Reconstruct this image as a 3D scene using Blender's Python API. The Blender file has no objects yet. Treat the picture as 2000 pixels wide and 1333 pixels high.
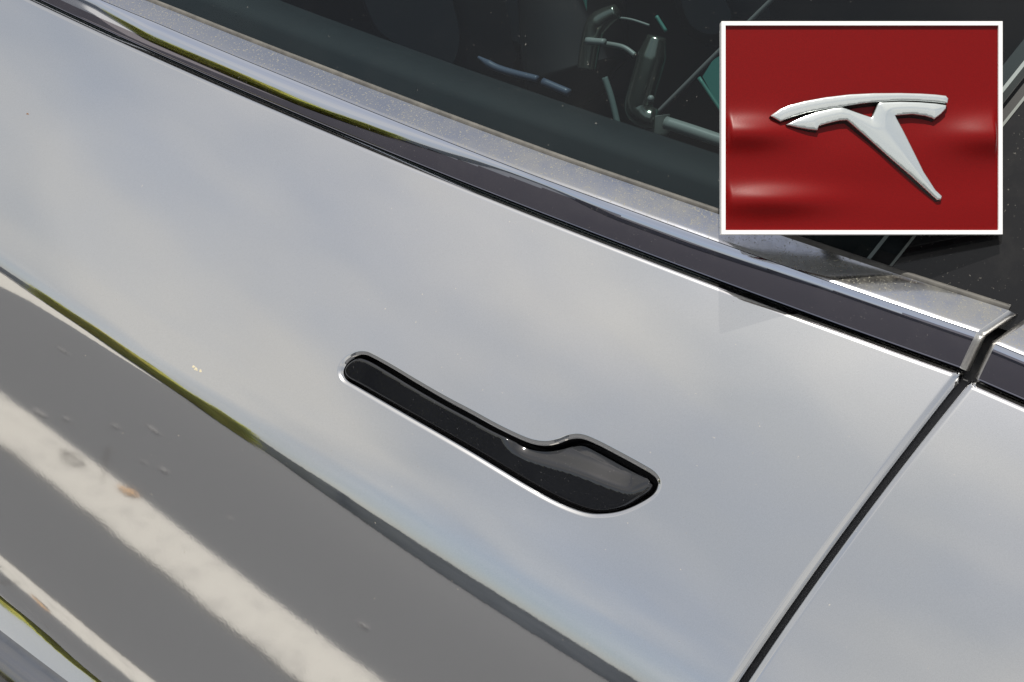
import bpy, math, random
import numpy as np
from mathutils import Matrix, Vector
from mathutils.geometry import delaunay_2d_cdt

random.seed(4); rng = np.random.default_rng(4)
sc = bpy.context.scene

# ------------------------------------------------------------------ camera
F = 2600.0                                   # focal length in pixels of a 2000 px wide frame
A_ROLL = math.radians(16)
vx = np.array([-5000.0, -2466.0, F])
D0 = F * F / (2466 * math.cos(A_ROLL) - 5000 * math.sin(A_ROLL))
AX = -vx / np.linalg.norm(vx)
AZ = -np.array([-D0 * math.sin(A_ROLL), D0 * math.cos(A_ROLL), F]); AZ /= np.linalg.norm(AZ)
AY = np.cross(AZ, AX)
M = np.stack([AX, AY, AZ])                   # world <- camera axes (right, down, forward)
def ray(px, py):
    d = M @ np.array([px - 1000.0, py - 666.5, F]); return d / np.linalg.norm(d)
CAM = np.array([0, .03, .82]) - 0.8 * ray(970, 850)
cd = bpy.data.cameras.new('camera'); cam = bpy.data.objects.new('camera', cd)
sc.collection.objects.link(cam); sc.camera = cam
cd.sensor_width = 36; cd.lens = F / 2000 * 36; cd.clip_start = .02; cd.clip_end = 500
R = Matrix([[M[i][0], -M[i][1], -M[i][2]] for i in range(3)])
cam.matrix_world = Matrix.Translation(Vector(CAM)) @ R.to_4x4()

# ------------------------------------------------------------------ light
SUN = Vector((-.16, -.35, .92)).normalized()
SUN_E = math.asin(SUN.z); SUN_R = math.atan2(SUN.x, SUN.y)
w = bpy.data.worlds.new('World'); sc.world = w; w.use_nodes = True
nt = w.node_tree; N = nt.nodes; L = nt.links; N.clear()
out = N.new('ShaderNodeOutputWorld'); bg = N.new('ShaderNodeBackground'); bg.inputs[1].default_value = .088
sky = N.new('ShaderNodeTexSky'); sky.sky_type = 'NISHITA'; sky.sun_disc = False
sky.sun_elevation = SUN_E; sky.sun_rotation = SUN_R; sky.air_density = 1; sky.dust_density = 1.5
tc = N.new('ShaderNodeTexCoord'); mp = N.new('ShaderNodeMapping'); mp.inputs['Scale'].default_value = (1, 1, 1.6)
nz = N.new('ShaderNodeTexNoise'); nz.inputs['Scale'].default_value = 1.9; nz.inputs['Detail'].default_value = 5; nz.inputs['Roughness'].default_value = .5
rp = N.new('ShaderNodeValToRGB'); rp.color_ramp.elements[0].position = .36; rp.color_ramp.elements[1].position = .62
rp.color_ramp.elements[0].color = (.5, .5, .5, 1); rp.color_ramp.elements[1].color = (.95, .95, .95, 1)
nz2 = N.new('ShaderNodeTexNoise'); nz2.inputs['Scale'].default_value = 2.6; nz2.inputs['Detail'].default_value = 3
rp2 = N.new('ShaderNodeValToRGB'); rp2.color_ramp.elements[0].position = .38; rp2.color_ramp.elements[1].position = .62
rp2.color_ramp.elements[0].color = (5.2, 5.35, 5.55, 1); rp2.color_ramp.elements[1].color = (7.3, 7.1, 6.75, 1)
mx = N.new('ShaderNodeMix'); mx.data_type = 'RGBA'
L.new(tc.outputs['Generated'], mp.inputs[0]); L.new(mp.outputs[0], nz.inputs['Vector']); L.new(mp.outputs[0], nz2.inputs['Vector'])
L.new(nz.outputs[0], rp.inputs[0]); L.new(nz2.outputs[0], rp2.inputs[0])
L.new(rp.outputs[0], mx.inputs[0]); L.new(sky.outputs[0], mx.inputs[6]); L.new(rp2.outputs[0], mx.inputs[7])
# glow of the thin cloud round the sun
vd = N.new('ShaderNodeVectorMath'); vd.operation = 'DOT_PRODUCT'; vn = N.new('ShaderNodeVectorMath'); vn.operation = 'NORMALIZE'
L.new(tc.outputs['Generated'], vn.inputs[0]); L.new(vn.outputs[0], vd.inputs[0]); vd.inputs[1].default_value = SUN
cl = N.new('ShaderNodeMath'); cl.operation = 'MAXIMUM'; L.new(vd.outputs['Value'], cl.inputs[0]); cl.inputs[1].default_value = 0
pw = N.new('ShaderNodeMath'); pw.operation = 'POWER'; L.new(cl.outputs[0], pw.inputs[0]); pw.inputs[1].default_value = 16
ga = N.new('ShaderNodeMath'); ga.operation = 'MULTIPLY_ADD'; L.new(pw.outputs[0], ga.inputs[0]); ga.inputs[1].default_value = .5; ga.inputs[2].default_value = 1
vs = N.new('ShaderNodeVectorMath'); vs.operation = 'SCALE'; L.new(mx.outputs[2], vs.inputs[0]); L.new(ga.outputs[0], vs.inputs['Scale'])
L.new(vs.outputs[0], bg.inputs[0]); L.new(bg.outputs[0], out.inputs[0])
sd = bpy.data.lights.new('sun', 'SUN'); sd.energy = 4.6; sd.angle = math.radians(.53); sd.color = (1, .95, .86)
sun = bpy.data.objects.new('sun', sd); sc.collection.objects.link(sun)
sun.rotation_euler = SUN.to_track_quat('Z', 'Y').to_euler(); sun.location = (2, 0, 8)
sc.view_settings.view_transform = 'Standard'; sc.view_settings.look = 'None'
sc.view_settings.exposure = 0.0; sc.view_settings.gamma = 1
sc.cycles.max_bounces = 10; sc.cycles.transparent_max_bounces = 12
sc.cycles.sample_clamp_indirect = 8

# ------------------------------------------------------------------ helpers
class Mat:
    def __init__(s, name, **kw):
        s.m = bpy.data.materials.new(name); s.m.use_nodes = True
        s.t = s.m.node_tree; s.b = s.t.nodes['Principled BSDF']; s.o = s.t.nodes['Material Output']
        for k, v in kw.items():
            i = s.b.inputs[k.replace('_', ' ')]
            i.default_value = (*v, 1) if isinstance(v, tuple) and len(v) == 3 else v
        s.c = None
    def n(s, t, **kw):
        x = s.t.nodes.new('ShaderNode' + t)
        for k, v in kw.items():
            if hasattr(x, k): setattr(x, k, v)
            else: x.inputs[k].default_value = v
        return x
    def l(s, a, b): s.t.links.new(a, b)
    def pos(s):
        if s.c is None: s.c = s.n('TexCoord')
        return s.c.outputs['Object']
    def noise(s, scale, detail=3, rough=.5, vec=None):
        x = s.n('TexNoise', Scale=scale, Detail=detail, Roughness=rough); s.l(vec or s.pos(), x.inputs['Vector']); return x.outputs[0]
    def ramp(s, src, p0, p1, c0, c1):
        r = s.n('ValToRGB'); e = r.color_ramp.elements
        f = lambda c: (c, c, c, 1) if isinstance(c, (int, float)) else (*c, 1)
        e[0].position, e[1].position = p0, p1; e[0].color, e[1].color = f(c0), f(c1)
        s.l(src, r.inputs[0]); return r.outputs[0]
    def mix(s, fac, a, b):
        x = s.n('Mix', data_type='RGBA')
        s.l(fac, x.inputs[0])
        for i, v in ((6, a), (7, b)):
            if isinstance(v, tuple): x.inputs[i].default_value = (*v, 1)
            else: s.l(v, x.inputs[i])
        return x.outputs[2]
    def bump(s, src, strength, dist, to=None):
        x = s.n('Bump', Strength=strength, Distance=dist); s.l(src, x.inputs['Height'])
        for b in (to or [s.b]): s.l(x.outputs[0], b.inputs['Normal'])
    def specks(s, scale, thr, patch=.10):
        """mask of uneven dust grains, denser in some patches than in others"""
        f = s.noise(scale, 2, .6); g = s.noise(scale * .022, 4, .6)
        m = s.n('Math', operation='MULTIPLY_ADD'); s.l(g, m.inputs[0]); m.inputs[1].default_value = patch; s.l(f, m.inputs[2])
        return s.ramp(m.outputs[0], thr, thr + .05, 0.0, 1.0)

def mk(name, V, faces, mat, parent=None, org=(0, 0, 0), nrm=None, smooth=True):
    V = np.asarray(V, float) - np.asarray(org, float)
    me = bpy.data.meshes.new(name); me.from_pydata(V.tolist(), [], [tuple(int(i) for i in f) for f in faces]); me.update()
    if smooth: me.polygons.foreach_set('use_smooth', [True] * len(me.polygons))
    if nrm is not None: me.normals_split_custom_set_from_vertices([tuple(n) for n in nrm])
    me.materials.append(mat.m)
    o = bpy.data.objects.new(name, me); sc.collection.objects.link(o)
    if parent is not None: o.parent = parent
    return o
def tag(o, label=None, cat=None, group=None, kind=None):
    if label: o['label'] = label
    if cat: o['category'] = cat
    if group: o['group'] = group
    if kind: o['kind'] = kind
    return o
def empty(name, loc):
    o = bpy.data.objects.new(name, None); o.empty_display_size = .05; sc.collection.objects.link(o); o.location = loc; return o
def norm(a): return a / np.maximum(np.linalg.norm(a, axis=-1, keepdims=True), 1e-12)
def grid(P):
    """nu x nv x 3 lattice -> verts, faces (normals towards the viewer's side -Y), smooth normals"""
    nu, nv = P.shape[:2]
    du = np.gradient(P, axis=0); dv = np.gradient(P, axis=1)
    n = norm(np.cross(du, dv)); flip = np.mean(n[..., 1]) > 0
    if flip: n = -n
    idx = np.arange(nu * nv).reshape(nu, nv)
    f = np.stack([idx[:-1, :-1], idx[1:, :-1], idx[1:, 1:], idx[:-1, 1:]], -1).reshape(-1, 4)
    if flip: f = f[:, ::-1]
    return P.reshape(-1, 3), f, n.reshape(-1, 3)
def gsurf(name, P, mat, parent, org, custom=True):
    V, f, n = grid(P); return mk(name, V, f, mat, parent, org, n if custom else None)
def smooth_loop(pts, n, closed=True):
    """Catmull-Rom through pts resampled at n even steps"""
    p = np.asarray(pts, float); k = len(p); o = []
    m = k if closed else k - 1
    for i in range(m):
        if closed: a, b, c, d = p[(i-1) % k], p[i], p[(i+1) % k], p[(i+2) % k]
        else: a, b, c, d = p[max(i-1, 0)], p[i], p[i+1], p[min(i+2, k-1)]
        for t in np.linspace(0, 1, 12, endpoint=False):
            o.append(.5 * ((2*b) + (c-a)*t + (2*a-5*b+4*c-d)*t*t + (-a+3*b-3*c+d)*t**3))
    o.append(p[0] if closed else p[-1]); o = np.array(o)
    s = np.concatenate([[0], np.cumsum(np.linalg.norm(np.diff(o, axis=0), axis=1))])
    u = np.linspace(0, s[-1], n, endpoint=not closed)
    return np.stack([np.interp(u, s, o[:, j]) for j in range(o.shape[1])], 1)
def area(p): return .5 * np.sum(p[:, 0] * np.roll(p[:, 1], -1) - np.roll(p[:, 0], -1) * p[:, 1])
def offset(p, d):
    """closed loop moved outwards by d"""
    t = norm(np.roll(p, -1, 0) - np.roll(p, 1, 0)); n = np.stack([t[:, 1], -t[:, 0]], 1)
    return p + n * (d if area(p) > 0 else -d)
def inside(p, q):
    x, y = q[:, 0], q[:, 1]; r = np.zeros(len(q), bool)
    for (x0, y0), (x1, y1) in zip(p, np.roll(p, -1, 0)):
        c = ((y0 > y) != (y1 > y)); xx = (x1 - x0) * (y - y0) / ((y1 - y0) if y1 != y0 else 1e-12) + x0
        r ^= c & (x < xx)
    return r
def dist_loop(p, q, closed=True):
    a = p if closed else p[:-1]; b = np.roll(p, -1, 0) if closed else p[1:]
    d = b - a; L2 = np.maximum((d**2).sum(1), 1e-16); best = np.full(len(q), 1e9)
    for s in range(0, len(q), 4000):
        qq = q[s:s+4000]; t = np.clip(((qq[:, None] - a) * d).sum(2) / L2, 0, 1)
        best[s:s+4000] = np.sqrt(((qq[:, None] - a - t[..., None] * d)**2).sum(2)).min(1)
    return best
def cdt(pts, loops):
    vs = [Vector(p) for p in pts]; ed = []
    for lp in loops:
        i0 = len(vs); vs += [Vector(p) for p in lp]; ed += [(i0 + i, i0 + (i+1) % len(lp)) for i in range(len(lp))]
    v, e, f, *_ = delaunay_2d_cdt(vs, ed, [], 0, 1e-7, False)
    return np.array([(p.x, p.y) for p in v]), np.array([list(t) for t in f])
def boxes(lst):
    V, Fc = [], []
    for (c, ax, ay, az) in lst:      # centre and three half-axis vectors
        i = len(V); c, ax, ay, az = map(np.asarray, (c, ax, ay, az))
        for s in ((-1,-1,-1),(1,-1,-1),(1,1,-1),(-1,1,-1),(-1,-1,1),(1,-1,1),(1,1,1),(-1,1,1)): V.append(c + s[0]*ax + s[1]*ay + s[2]*az)
        Fc += [tuple(i + k for k in f) for f in ((0,3,2,1),(4,5,6,7),(0,1,5,4),(1,2,6,5),(2,3,7,6),(3,0,4,7))]
    return V, Fc
def tube(pts, rad, n=14):
    p = np.asarray(pts, float); k = len(p); rad = np.broadcast_to(rad, (k,)); t = norm(np.gradient(p, axis=0)); V = []
    u = np.cross(t[0], [0, 0, 1.0]); u = u if np.linalg.norm(u) > .1 else np.cross(t[0], [1.0, 0, 0])
    for i in range(k):
        u = u - t[i] * (u @ t[i]); u = u / np.linalg.norm(u); v = np.cross(t[i], u)
        for j in range(n):
            a = 2 * math.pi * j / n; V.append(p[i] + rad[i] * (math.cos(a) * u + math.sin(a) * v))
    Fc = [(i*n + j, i*n + (j+1) % n, (i+1)*n + (j+1) % n, (i+1)*n + j) for i in range(k-1) for j in range(n)]
    Fc += [tuple(range(n))[::-1], tuple((k-1)*n + j for j in range(n))]
    return V, Fc

# ------------------------------------------------------------------ body side: y = S(x, z)
def zc(x): return .7570 - .034 * (x + .09)          # height of the soft body crease
_kn = np.array([(-.60, 20), (-.30, 33), (-.262, 33), (-.252, 30), (-.236, 27), (-.2325, 13.0), (-.228, 12.0), (-.222, 11.0), (-.205, 7.2), (-.18, 5.0), (-.15, 4.3), (-.10, 4.3), (-.045, 6.0),
                (-.020, 7.6), (-.0135, 8.8), (-.0095, 13), (-.004, 20), (.004, 25.5), (.03, 27.5), (.09, 29), (.18, 33), (.30, 36)])
_h = np.arange(-.60, .30, .0005)
_th = np.interp(_h, _kn[:, 0], _kn[:, 1]); _k = np.exp(-.5 * (np.arange(-16, 17) / 3.6)**2); _k /= _k.sum()
_th = np.convolve(np.pad(_th, 16, 'edge'), _k, 'valid')
_kn2 = np.array([(-.11, 4.3), (-.08, 5.0), (-.055, 6.5), (-.035, 9.5), (-.018, 14), (-.004, 19), (.012, 24), (.035, 27.3), (.09, 29)])
_kn2 = np.concatenate([_kn[_kn[:, 0] < -.12], _kn2, _kn[_kn[:, 0] > .1]])
_th2 = np.interp(_h, _kn2[:, 0], _kn2[:, 1]); _th2 = np.convolve(np.pad(_th2, 16, 'edge'), _k, 'valid')
def _int(th):
    g = np.concatenate([[0], np.cumsum(np.tan(np.radians(.5 * (th[1:] + th[:-1]))) * .0005)]); return g - np.interp(0, _h, g)
_g, _g2 = _int(_th), _int(_th2)
def _bl(x):                                  # the crease softens towards the rear of the door
    t = np.clip((np.asarray(x, float) + .38) / .42, 0, 1); return t * t * (3 - 2 * t)
def S(x, z): h = z - zc(x); b = _bl(x); return .05 * x * x + (1 - b) * np.interp(h, _h, _g) + b * np.interp(h, _h, _g2)
def theta(x, z):
    h = z - zc(x); b = _bl(x)
    return np.degrees(np.arctan((1 - b) * np.tan(np.radians(np.interp(h, _h, _th))) + b * np.tan(np.radians(np.interp(h, _h, _th2)))))
def SN(x, z):
    e = .0004
    n = np.stack([(S(x+e, z) - S(x-e, z)) / (2*e), -np.ones_like(x), np.tan(np.radians(theta(x, z)))], -1); return norm(n)
def on(px, py, surf=S):
    d = ray(px, py); lo, hi = .2, 2.5
    f = lambda t: (CAM[1] + t*d[1]) - surf(CAM[0] + t*d[0], CAM[2] + t*d[2])
    for _ in range(60):
        m = .5 * (lo + hi)
        if f(m) < 0: lo = m
        else: hi = m
    return CAM + lo * d
def ony(px, py, y):
    d = ray(px, py); return CAM + (y - CAM[1]) / d[1] * d
def polyf(pts, deg, a=0, b=2):
    p = np.array(pts); c = np.polyfit(p[:, a], p[:, b], deg); return lambda x: np.polyval(c, x)

BELT = [(80,0),(200,55),(300,102),(400,145),(500,190),(650,255),(800,312),(1000,394),(1200,470),(1400,545),(1600,617),(1870,721)]
zb = polyf([on(*p) for p in BELT], 2)
REARB = [(1900,738),(1950,760),(2000,783)]
_rb = polyf([on(*p) for p in REARB], 1); _x0 = on(*REARB[0])[0]
zrb = lambda x: _rb(_x0) + (x - _x0) * .5 * ((_rb(_x0+.1) - _rb(_x0)) / .1)
GL = [(1870,735),(1862,753),(1771,868),(1643,1033),(1540,1183),(1436,1333)]
GR = [(1897,740),(1887,757),(1797,868),(1670,1033),(1562,1183),(1461,1333)]
xgl = polyf([on(*p) for p in GL], 2, 2, 0); xgr = polyf([on(*p) for p in GR], 2, 2, 0)
_zl = on(*GL[-1])[2]; _zb0 = 0.60
def lim(f):      # quadratic continued as its tangent outside the visible part
    def g(z):
        z = np.asarray(z, float); zz = np.clip(z, _zl, .97); s = (f(zz + .001) - f(zz - .001)) / .002
        return f(zz) + s * (z - zz)
    return g
xgl, xgr = lim(xgl), lim(xgr)
ORG = np.array([0, .6, 0])

# ------------------------------------------------------------------ materials
def paint_mat(name='silver_paint'):
    p = Mat(name, Metallic=1.0, Roughness=.05)
    flake = p.ramp(p.noise(2200, 1), .3, .7, (.79, .795, .80), (.86, .865, .87))
    dust = p.ramp(p.noise(5, 5, .6), .40, .75, 0.0, .22)
    col = p.mix(dust, flake, (.72, .71, .69))
    p.l(col, p.b.inputs['Base Color'])
    b2 = p.n('BsdfPrincipled'); b2.inputs['Metallic'].default_value = 1; b2.inputs['Roughness'].default_value = .27
    p.l(col, b2.inputs['Base Color'])
    b3 = p.n('BsdfPrincipled'); b3.inputs['Base Color'].default_value = (.55, .50, .42, 1); b3.inputs['Roughness'].default_value = .7
    m1 = p.n('MixShader'); m1.inputs[0].default_value = .055; p.l(p.b.outputs[0], m1.inputs[1]); p.l(b2.outputs[0], m1.inputs[2])
    sp = p.specks(330, .80); sp2 = p.specks(800, .80)
    mm = p.n('Math', operation='MAXIMUM'); p.l(sp, mm.inputs[0]); p.l(sp2, mm.inputs[1])
    m8 = p.n('Math', operation='MULTIPLY'); p.l(mm.outputs[0], m8.inputs[0]); m8.inputs[1].default_value = .55
    m2 = p.n('MixShader'); p.l(m8.outputs[0], m2.inputs[0]); p.l(m1.outputs[0], m2.inputs[1]); p.l(b3.outputs[0], m2.inputs[2])
    p.l(m2.outputs[0], p.o.inputs['Surface'])
    pe = p.n('TexNoise', Scale=420, Detail=1.0); p.l(p.pos(), pe.inputs['Vector'])
    p.bump(pe.outputs[0], .15, .00003, [p.b])
    return p
PAINT = paint_mat()
def dusty(name, col, metal, rough, dcol, lo, hi, amt, speck=.0, sscale=300, skeep=.5, **kw):
    p = Mat(name, Metallic=metal, Roughness=rough, Base_Color=col, **kw)
    b = p.n('BsdfPrincipled'); b.inputs['Base Color'].default_value = (*dcol, 1); b.inputs['Roughness'].default_value = .85
    f = p.ramp(p.noise(45, 7, .7), lo, hi, 0.0, amt)
    if name == 'dusty_chrome':
        sx = p.n('SeparateXYZ'); p.l(p.pos(), sx.inputs[0]); gd = p.ramp(sx.outputs[0], .0, 1.0, .0, 1.0); mr = p.n('MapRange'); p.l(sx.outputs[0], mr.inputs[0]); mr.inputs[1].default_value = -.22; mr.inputs[2].default_value = .02; mr.inputs[3].default_value = .18; mr.inputs[4].default_value = 1.0
        mu = p.n('Math', operation='MULTIPLY'); p.l(f, mu.inputs[0]); p.l(mr.outputs[0], mu.inputs[1]); f = mu.outputs[0]
    if speck:
        s = p.specks(sscale, skeep, .14); g = p.n('Math', operation='MULTIPLY'); p.l(s, g.inputs[0]); g.inputs[1].default_value = speck
        q = p.n('Math', operation='MAXIMUM'); p.l(f, q.inputs[0]); p.l(g.outputs[0], q.inputs[1]); f = q.outputs[0]
    m = p.n('MixShader'); p.l(f, m.inputs[0]); p.l(p.b.outputs[0], m.inputs[1]); p.l(b.outputs[0], m.inputs[2])
    p.l(m.outputs[0], p.o.inputs['Surface']); return p
CHROME_UP = dusty('dusty_chrome', (.56, .58, .64), 1, .13, (.24, .23, .19), .35, .75, .62, .8, 760, .67)
CHROME_LO = dusty('dark_reflection_chrome', (.27, .26, .31), 1, .03, (.30, .28, .27), .45, .85, .06, .35, 800, .76)  # lower trim chrome, its dark reflection put into the base colour
CHROME_SKY = dusty('sky_reflection_chrome', (.72, .76, .86), 1, .05, (.30, .28, .27), .5, .85, .08, .30, 800, .77)  # same trim chrome in a brighter colour, standing in for mirrored sky
CHROME_END = Mat('bright_chrome', Metallic=1.0, Roughness=.28, Base_Color=(.85, .84, .82))
SEAL = dusty('window_rubber', (.055, .053, .05), 0, .6, (.22, .21, .19), .35, .7, .6)
BLACKRUB = Mat('black_rubber', Base_Color=(.012, .012, .014), Roughness=.6)
JAMB = Mat('jamb_paint', Base_Color=(.006, .007, .011), Roughness=.5)
GLOSSB = dusty('gloss_black', (.003, .003, .004), 0, .06, (.30, .29, .30), .62, .95, .04, .22, 900, .76, IOR=2.0)
PILLAR = dusty('pillar_black', (.008, .008, .009), 0, .10, (.34, .32, .28), .5, .95, .05, .30, 480, .74)
def glass_mat():
    p = Mat('tinted_glass'); t = p.t
    tr = p.n('BsdfTransparent'); tr.inputs[0].default_value = (.62, .72, .74, 1)
    gl = p.n('BsdfGlossy', Roughness=.0); gl.inputs[0].default_value = (.9, .95, 1, 1)
    fr = p.n('Fresnel', IOR=1.42); m = p.n('MixShader'); p.l(fr.outputs[0], m.inputs[0]); p.l(tr.outputs[0], m.inputs[1]); p.l(gl.outputs[0], m.inputs[2])
    df = p.n('BsdfDiffuse'); df.inputs[0].default_value = (.5, .48, .44, 1)
    a = p.specks(380, .79); b = p.ramp(p.noise(14, 6, .6), .5, .9, .0, .012)
    q = p.n('Math', operation='MULTIPLY'); p.l(a, q.inputs[0]); q.inputs[1].default_value = .45
    mx_ = p.n('Math', operation='MAXIMUM'); p.l(q.outputs[0], mx_.inputs[0]); p.l(b, mx_.inputs[1])
    m2 = p.n('MixShader'); p.l(mx_.outputs[0], m2.inputs[0]); p.l(m.outputs[0], m2.inputs[1]); p.l(df.outputs[0], m2.inputs[2])
    p.l(m2.outputs[0], p.o.inputs['Surface']); t.nodes.remove(p.b); return p
GLASS = glass_mat()

# ------------------------------------------------------------------ handle outlines (in the plane of the door)
PADZ = [(188,222),(212,188),(262,165),(320,178),(420,235),(560,320),(700,400),(840,475),(960,540),(1080,595),(1160,625),(1240,632),(1320,617),(1375,599),(1425,599),(1500,635),(1600,690),(1700,745),(1758,778),(1785,812),(1773,842),(1720,880),(1640,925),(1570,945),(1480,945),(1380,915),(1280,870),(1150,800),(1000,710),(850,620),(700,535),(550,450),(400,365),(270,290),(204,254)]
HOLZ = [(176,222),(198,178),(245,147),(295,142),(335,157),(435,212),(575,296),(715,376),(855,450),(975,516),(1090,572),(1170,602),(1240,610),(1305,597),(1362,576),(1425,574),(1505,605),(1615,662),(1725,722),(1795,765),(1822,805),(1815,845),(1780,882),(1700,928),(1620,957),(1540,968),(1460,965),(1370,938),(1268,892),(1138,820),(988,730),(838,640),(688,553),(538,468),(388,382),(258,307),(192,267)]
def z4(p): return 600 + p[0] / 2.6667, 640 + p[1] / 2.6667
K = 1.13                                   # (x, z*K) is close to true distance on the tilted panel
def dom(pts): return np.array([(q[0], q[2] * K) for q in (on(*z4(p)) for p in pts)])
PAD = offset(smooth_loop(dom(PADZ), 260), .0004); HOLE = smooth_loop(dom(HOLZ), 300)

def roll(t, r):                             # drop of a rounded edge, t = 1 at the very edge, 0 where it starts
    t = np.clip(t, 0, None); u = np.minimum(t / .35, 1)
    return r * .44 * (.35 * (u**3 - u**4 / 2) + np.maximum(t - .35, 0) + np.maximum(t - .9, 0) * 3)
R_BELT, R_GAP, R_HOLE = .0062, .0036, .0028
def panel_fn(zbf, xgf, side, hole):
    def drop(x, z):
        a = (zbf(x) - z) / math.cos(math.radians(31)); b = (xgf(z) - x) * side
        ta = np.clip((R_BELT - a) / R_BELT, 0, None); tb = np.clip((R_GAP - b) / R_GAP, 0, None)
        d = roll(np.sqrt(ta**2 + tb**2), 1.0) * np.where(ta > tb, R_BELT, R_GAP) 
        if hole is not None:
            q = np.stack([x, z * K], 1)
            near = (np.abs(q[:, 0] - hole[:, 0].mean()) < .2)
            dh = np.full(len(x), 1.0); dh[near] = dist_loop(hole, q[near])
            dh[inside(hole, q)] = 0
            d = d + roll(np.clip(1 - dh / R_HOLE, 0, 1), R_HOLE)
        return d
    def P(x, z):
        x = np.asarray(x, float); z = np.asarray(z, float)
        return np.stack([x, S(x, z), z], -1) - SN(x, z) * drop(x, z)[:, None]
    return P
def panel(name, zbf, xgf, side, xfar, zbot, hole, parent):
    P = panel_fn(zbf, xgf, side, hole)
    ea = np.concatenate([[0, .0004, .0009, .0015, .0022, .003, .004, .0052, .0065], np.arange(.009, .60, .006)])
    eb = np.concatenate([[0, .0003, .0007, .0012, .0018, .0025, .0033, .0043, .0055], np.arange(.008, 1.3, .010)])
    pts = []; nb = []
    Agrid, Bgrid = np.meshgrid(ea * math.cos(math.radians(31)), eb, indexing='ij')
    x = np.full(Agrid.shape, float(xgf(.9))); z = .9 * np.ones_like(x)
    for _ in range(12):
        z = zbf(x) - Agrid; x = xgf(z) - side * Bgrid
    keep = (x * side > xfar * side) & (z > zbot)
    na, nbb = x.shape
    if hole is None:
        cut = np.zeros_like(keep)
    else:
        q = np.stack([x.ravel(), z.ravel() * K], 1); o4 = offset(hole, R_HOLE * 1.35)
        cut = inside(o4, q).reshape(x.shape)
    # quads away from the handle, constrained triangulation round it
    idx = -np.ones(x.shape, int); use = keep & ~cut; idx[use] = np.arange(use.sum())
    D2 = np.stack([x[use], z[use] * K], 1)
    if hole is None:
        f = [(idx[i, j], idx[i+1, j], idx[i+1, j+1], idx[i, j+1]) for i in range(na-1) for j in range(nbb-1) if min(idx[i, j], idx[i+1, j], idx[i+1, j+1], idx[i, j+1]) >= 0]
        Q = D2; rim = None
    else:
        bx0, bx1 = hole[:, 0].min() - .022, hole[:, 0].max() + .022; by0, by1 = hole[:, 1].min() - .02, hole[:, 1].max() + .02
        vin = (x > bx0) & (x < bx1) & (z * K > by0) & (z * K < by1)
        f = []; cellin = np.zeros((na-1, nbb-1), bool)
        for i in range(na-1):
            for j in range(nbb-1):
                c4 = [(i, j), (i+1, j), (i+1, j+1), (i, j+1)]
                if all(vin[c] for c in c4): cellin[i, j] = True; continue
                if min(idx[c] for c in c4) >= 0: f.append(tuple(idx[c] for c in c4))
        cells = np.argwhere(cellin); verts_in = set()
        edges = {}
        for i, j in cells:
            c4 = [(i, j), (i+1, j), (i+1, j+1), (i, j+1)]
            for a_, b_ in zip(c4, c4[1:] + c4[:1]):
                e = tuple(sorted((a_, b_))); edges[e] = edges.get(e, 0) + 1
            verts_in.update(c4)
        bound = [e for e, c in edges.items() if c == 1]
        vi = [v for v in verts_in if idx[v] >= 0]; loc = {v: k for k, v in enumerate(vi)}
        vs = [Vector((x[v], z[v] * K)) for v in vi]; ed = [(loc[a_], loc[b_]) for a_, b_ in bound]
        for t in (0, .10, .25, .42, .60, .80, 1.0, 1.2):
            lp = offset(hole, R_HOLE * t); i0 = len(vs); vs += [Vector(p) for p in lp]
            ed += [(i0 + k, i0 + (k+1) % len(lp)) for k in range(len(lp))]
        v2, e2, f2, ov, *_ = delaunay_2d_cdt(vs, ed, [], 0, 1e-8, True)
        V2 = np.array([(p.x, p.y) for p in v2]); gi = np.zeros(len(V2), int); extra = []
        for k in range(len(V2)):
            src = [s for s in ov[k] if s < len(vi)]
            if src: gi[k] = idx[vi[src[0]]]
            else: gi[k] = len(D2) + len(extra); extra.append(V2[k])
        F2 = np.array([list(t) for t in f2]); cen = V2[F2].mean(1)
        # which grid cell a centroid lies in: use the boundary polygon
        chain = {}
        for a_, b_ in bound: chain.setdefault(a_, []).append(b_); chain.setdefault(b_, []).append(a_)
        st = bound[0][0]; path = [st]; prev = None; cur = st
        while True:
            nx = [c for c in chain[cur] if c != prev][0]
            if nx == st: break
            path.append(nx); prev, cur = cur, nx
        bp = np.array([(x[v], z[v] * K) for v in path])
        ok = inside(bp, cen) & ~inside(hole, cen)
        f += [tuple(gi[t] for t in tri) for tri in F2[ok]]
        Q = np.concatenate([D2, np.array(extra)])
    X, Z = Q[:, 0], Q[:, 1] / K
    V = P(X, Z); e = 8e-5
    n = norm(np.cross(P(X + e, Z) - P(X - e, Z), P(X, Z + e) - P(X, Z - e)))
    n[n[:, 1] > .3] *= -1
    f = [tuple(t) for t in f]
    # face winding like the normals
    out_f = []
    for t in f:
        g = np.cross(V[t[1]] - V[t[0]], V[t[2]] - V[t[0]])
        out_f.append(t if g @ n[t[0]] > 0 else t[::-1])
    # return flanges: pull every open edge inwards
    cnt = {}
    for t in out_f:
        for a_, b_ in zip(t, t[1:] + t[:1]):
            cnt[(a_, b_)] = 1
    V = V.tolist(); n = n.tolist(); base = len(V); dup = {}
    sn = SN(X, Z); cen2 = hole.mean(0) if hole is not None else None
    for (a_, b_) in list(cnt):
        if (b_, a_) in cnt: continue
        ids = []
        for v in (a_, b_):
            if v not in dup:
                near_h = hole is not None and abs(X[v] - cen2[0]) < .16 and Z[v] < zbf(X[v]) - .02 and Z[v] > .70 and (xgf(Z[v]) - X[v]) * side > .02
                dep = .0022 if near_h else .011
                p0 = np.array(V[v]); dup[v] = len(V); V.append((p0 - sn[v] * dep).tolist()); n.append(n[v])
            ids.append(dup[v])
        out_f.append((b_, a_, ids[0], ids[1]))
    return mk(name, V, out_f, PAINT, parent, ORG, n)

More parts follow.
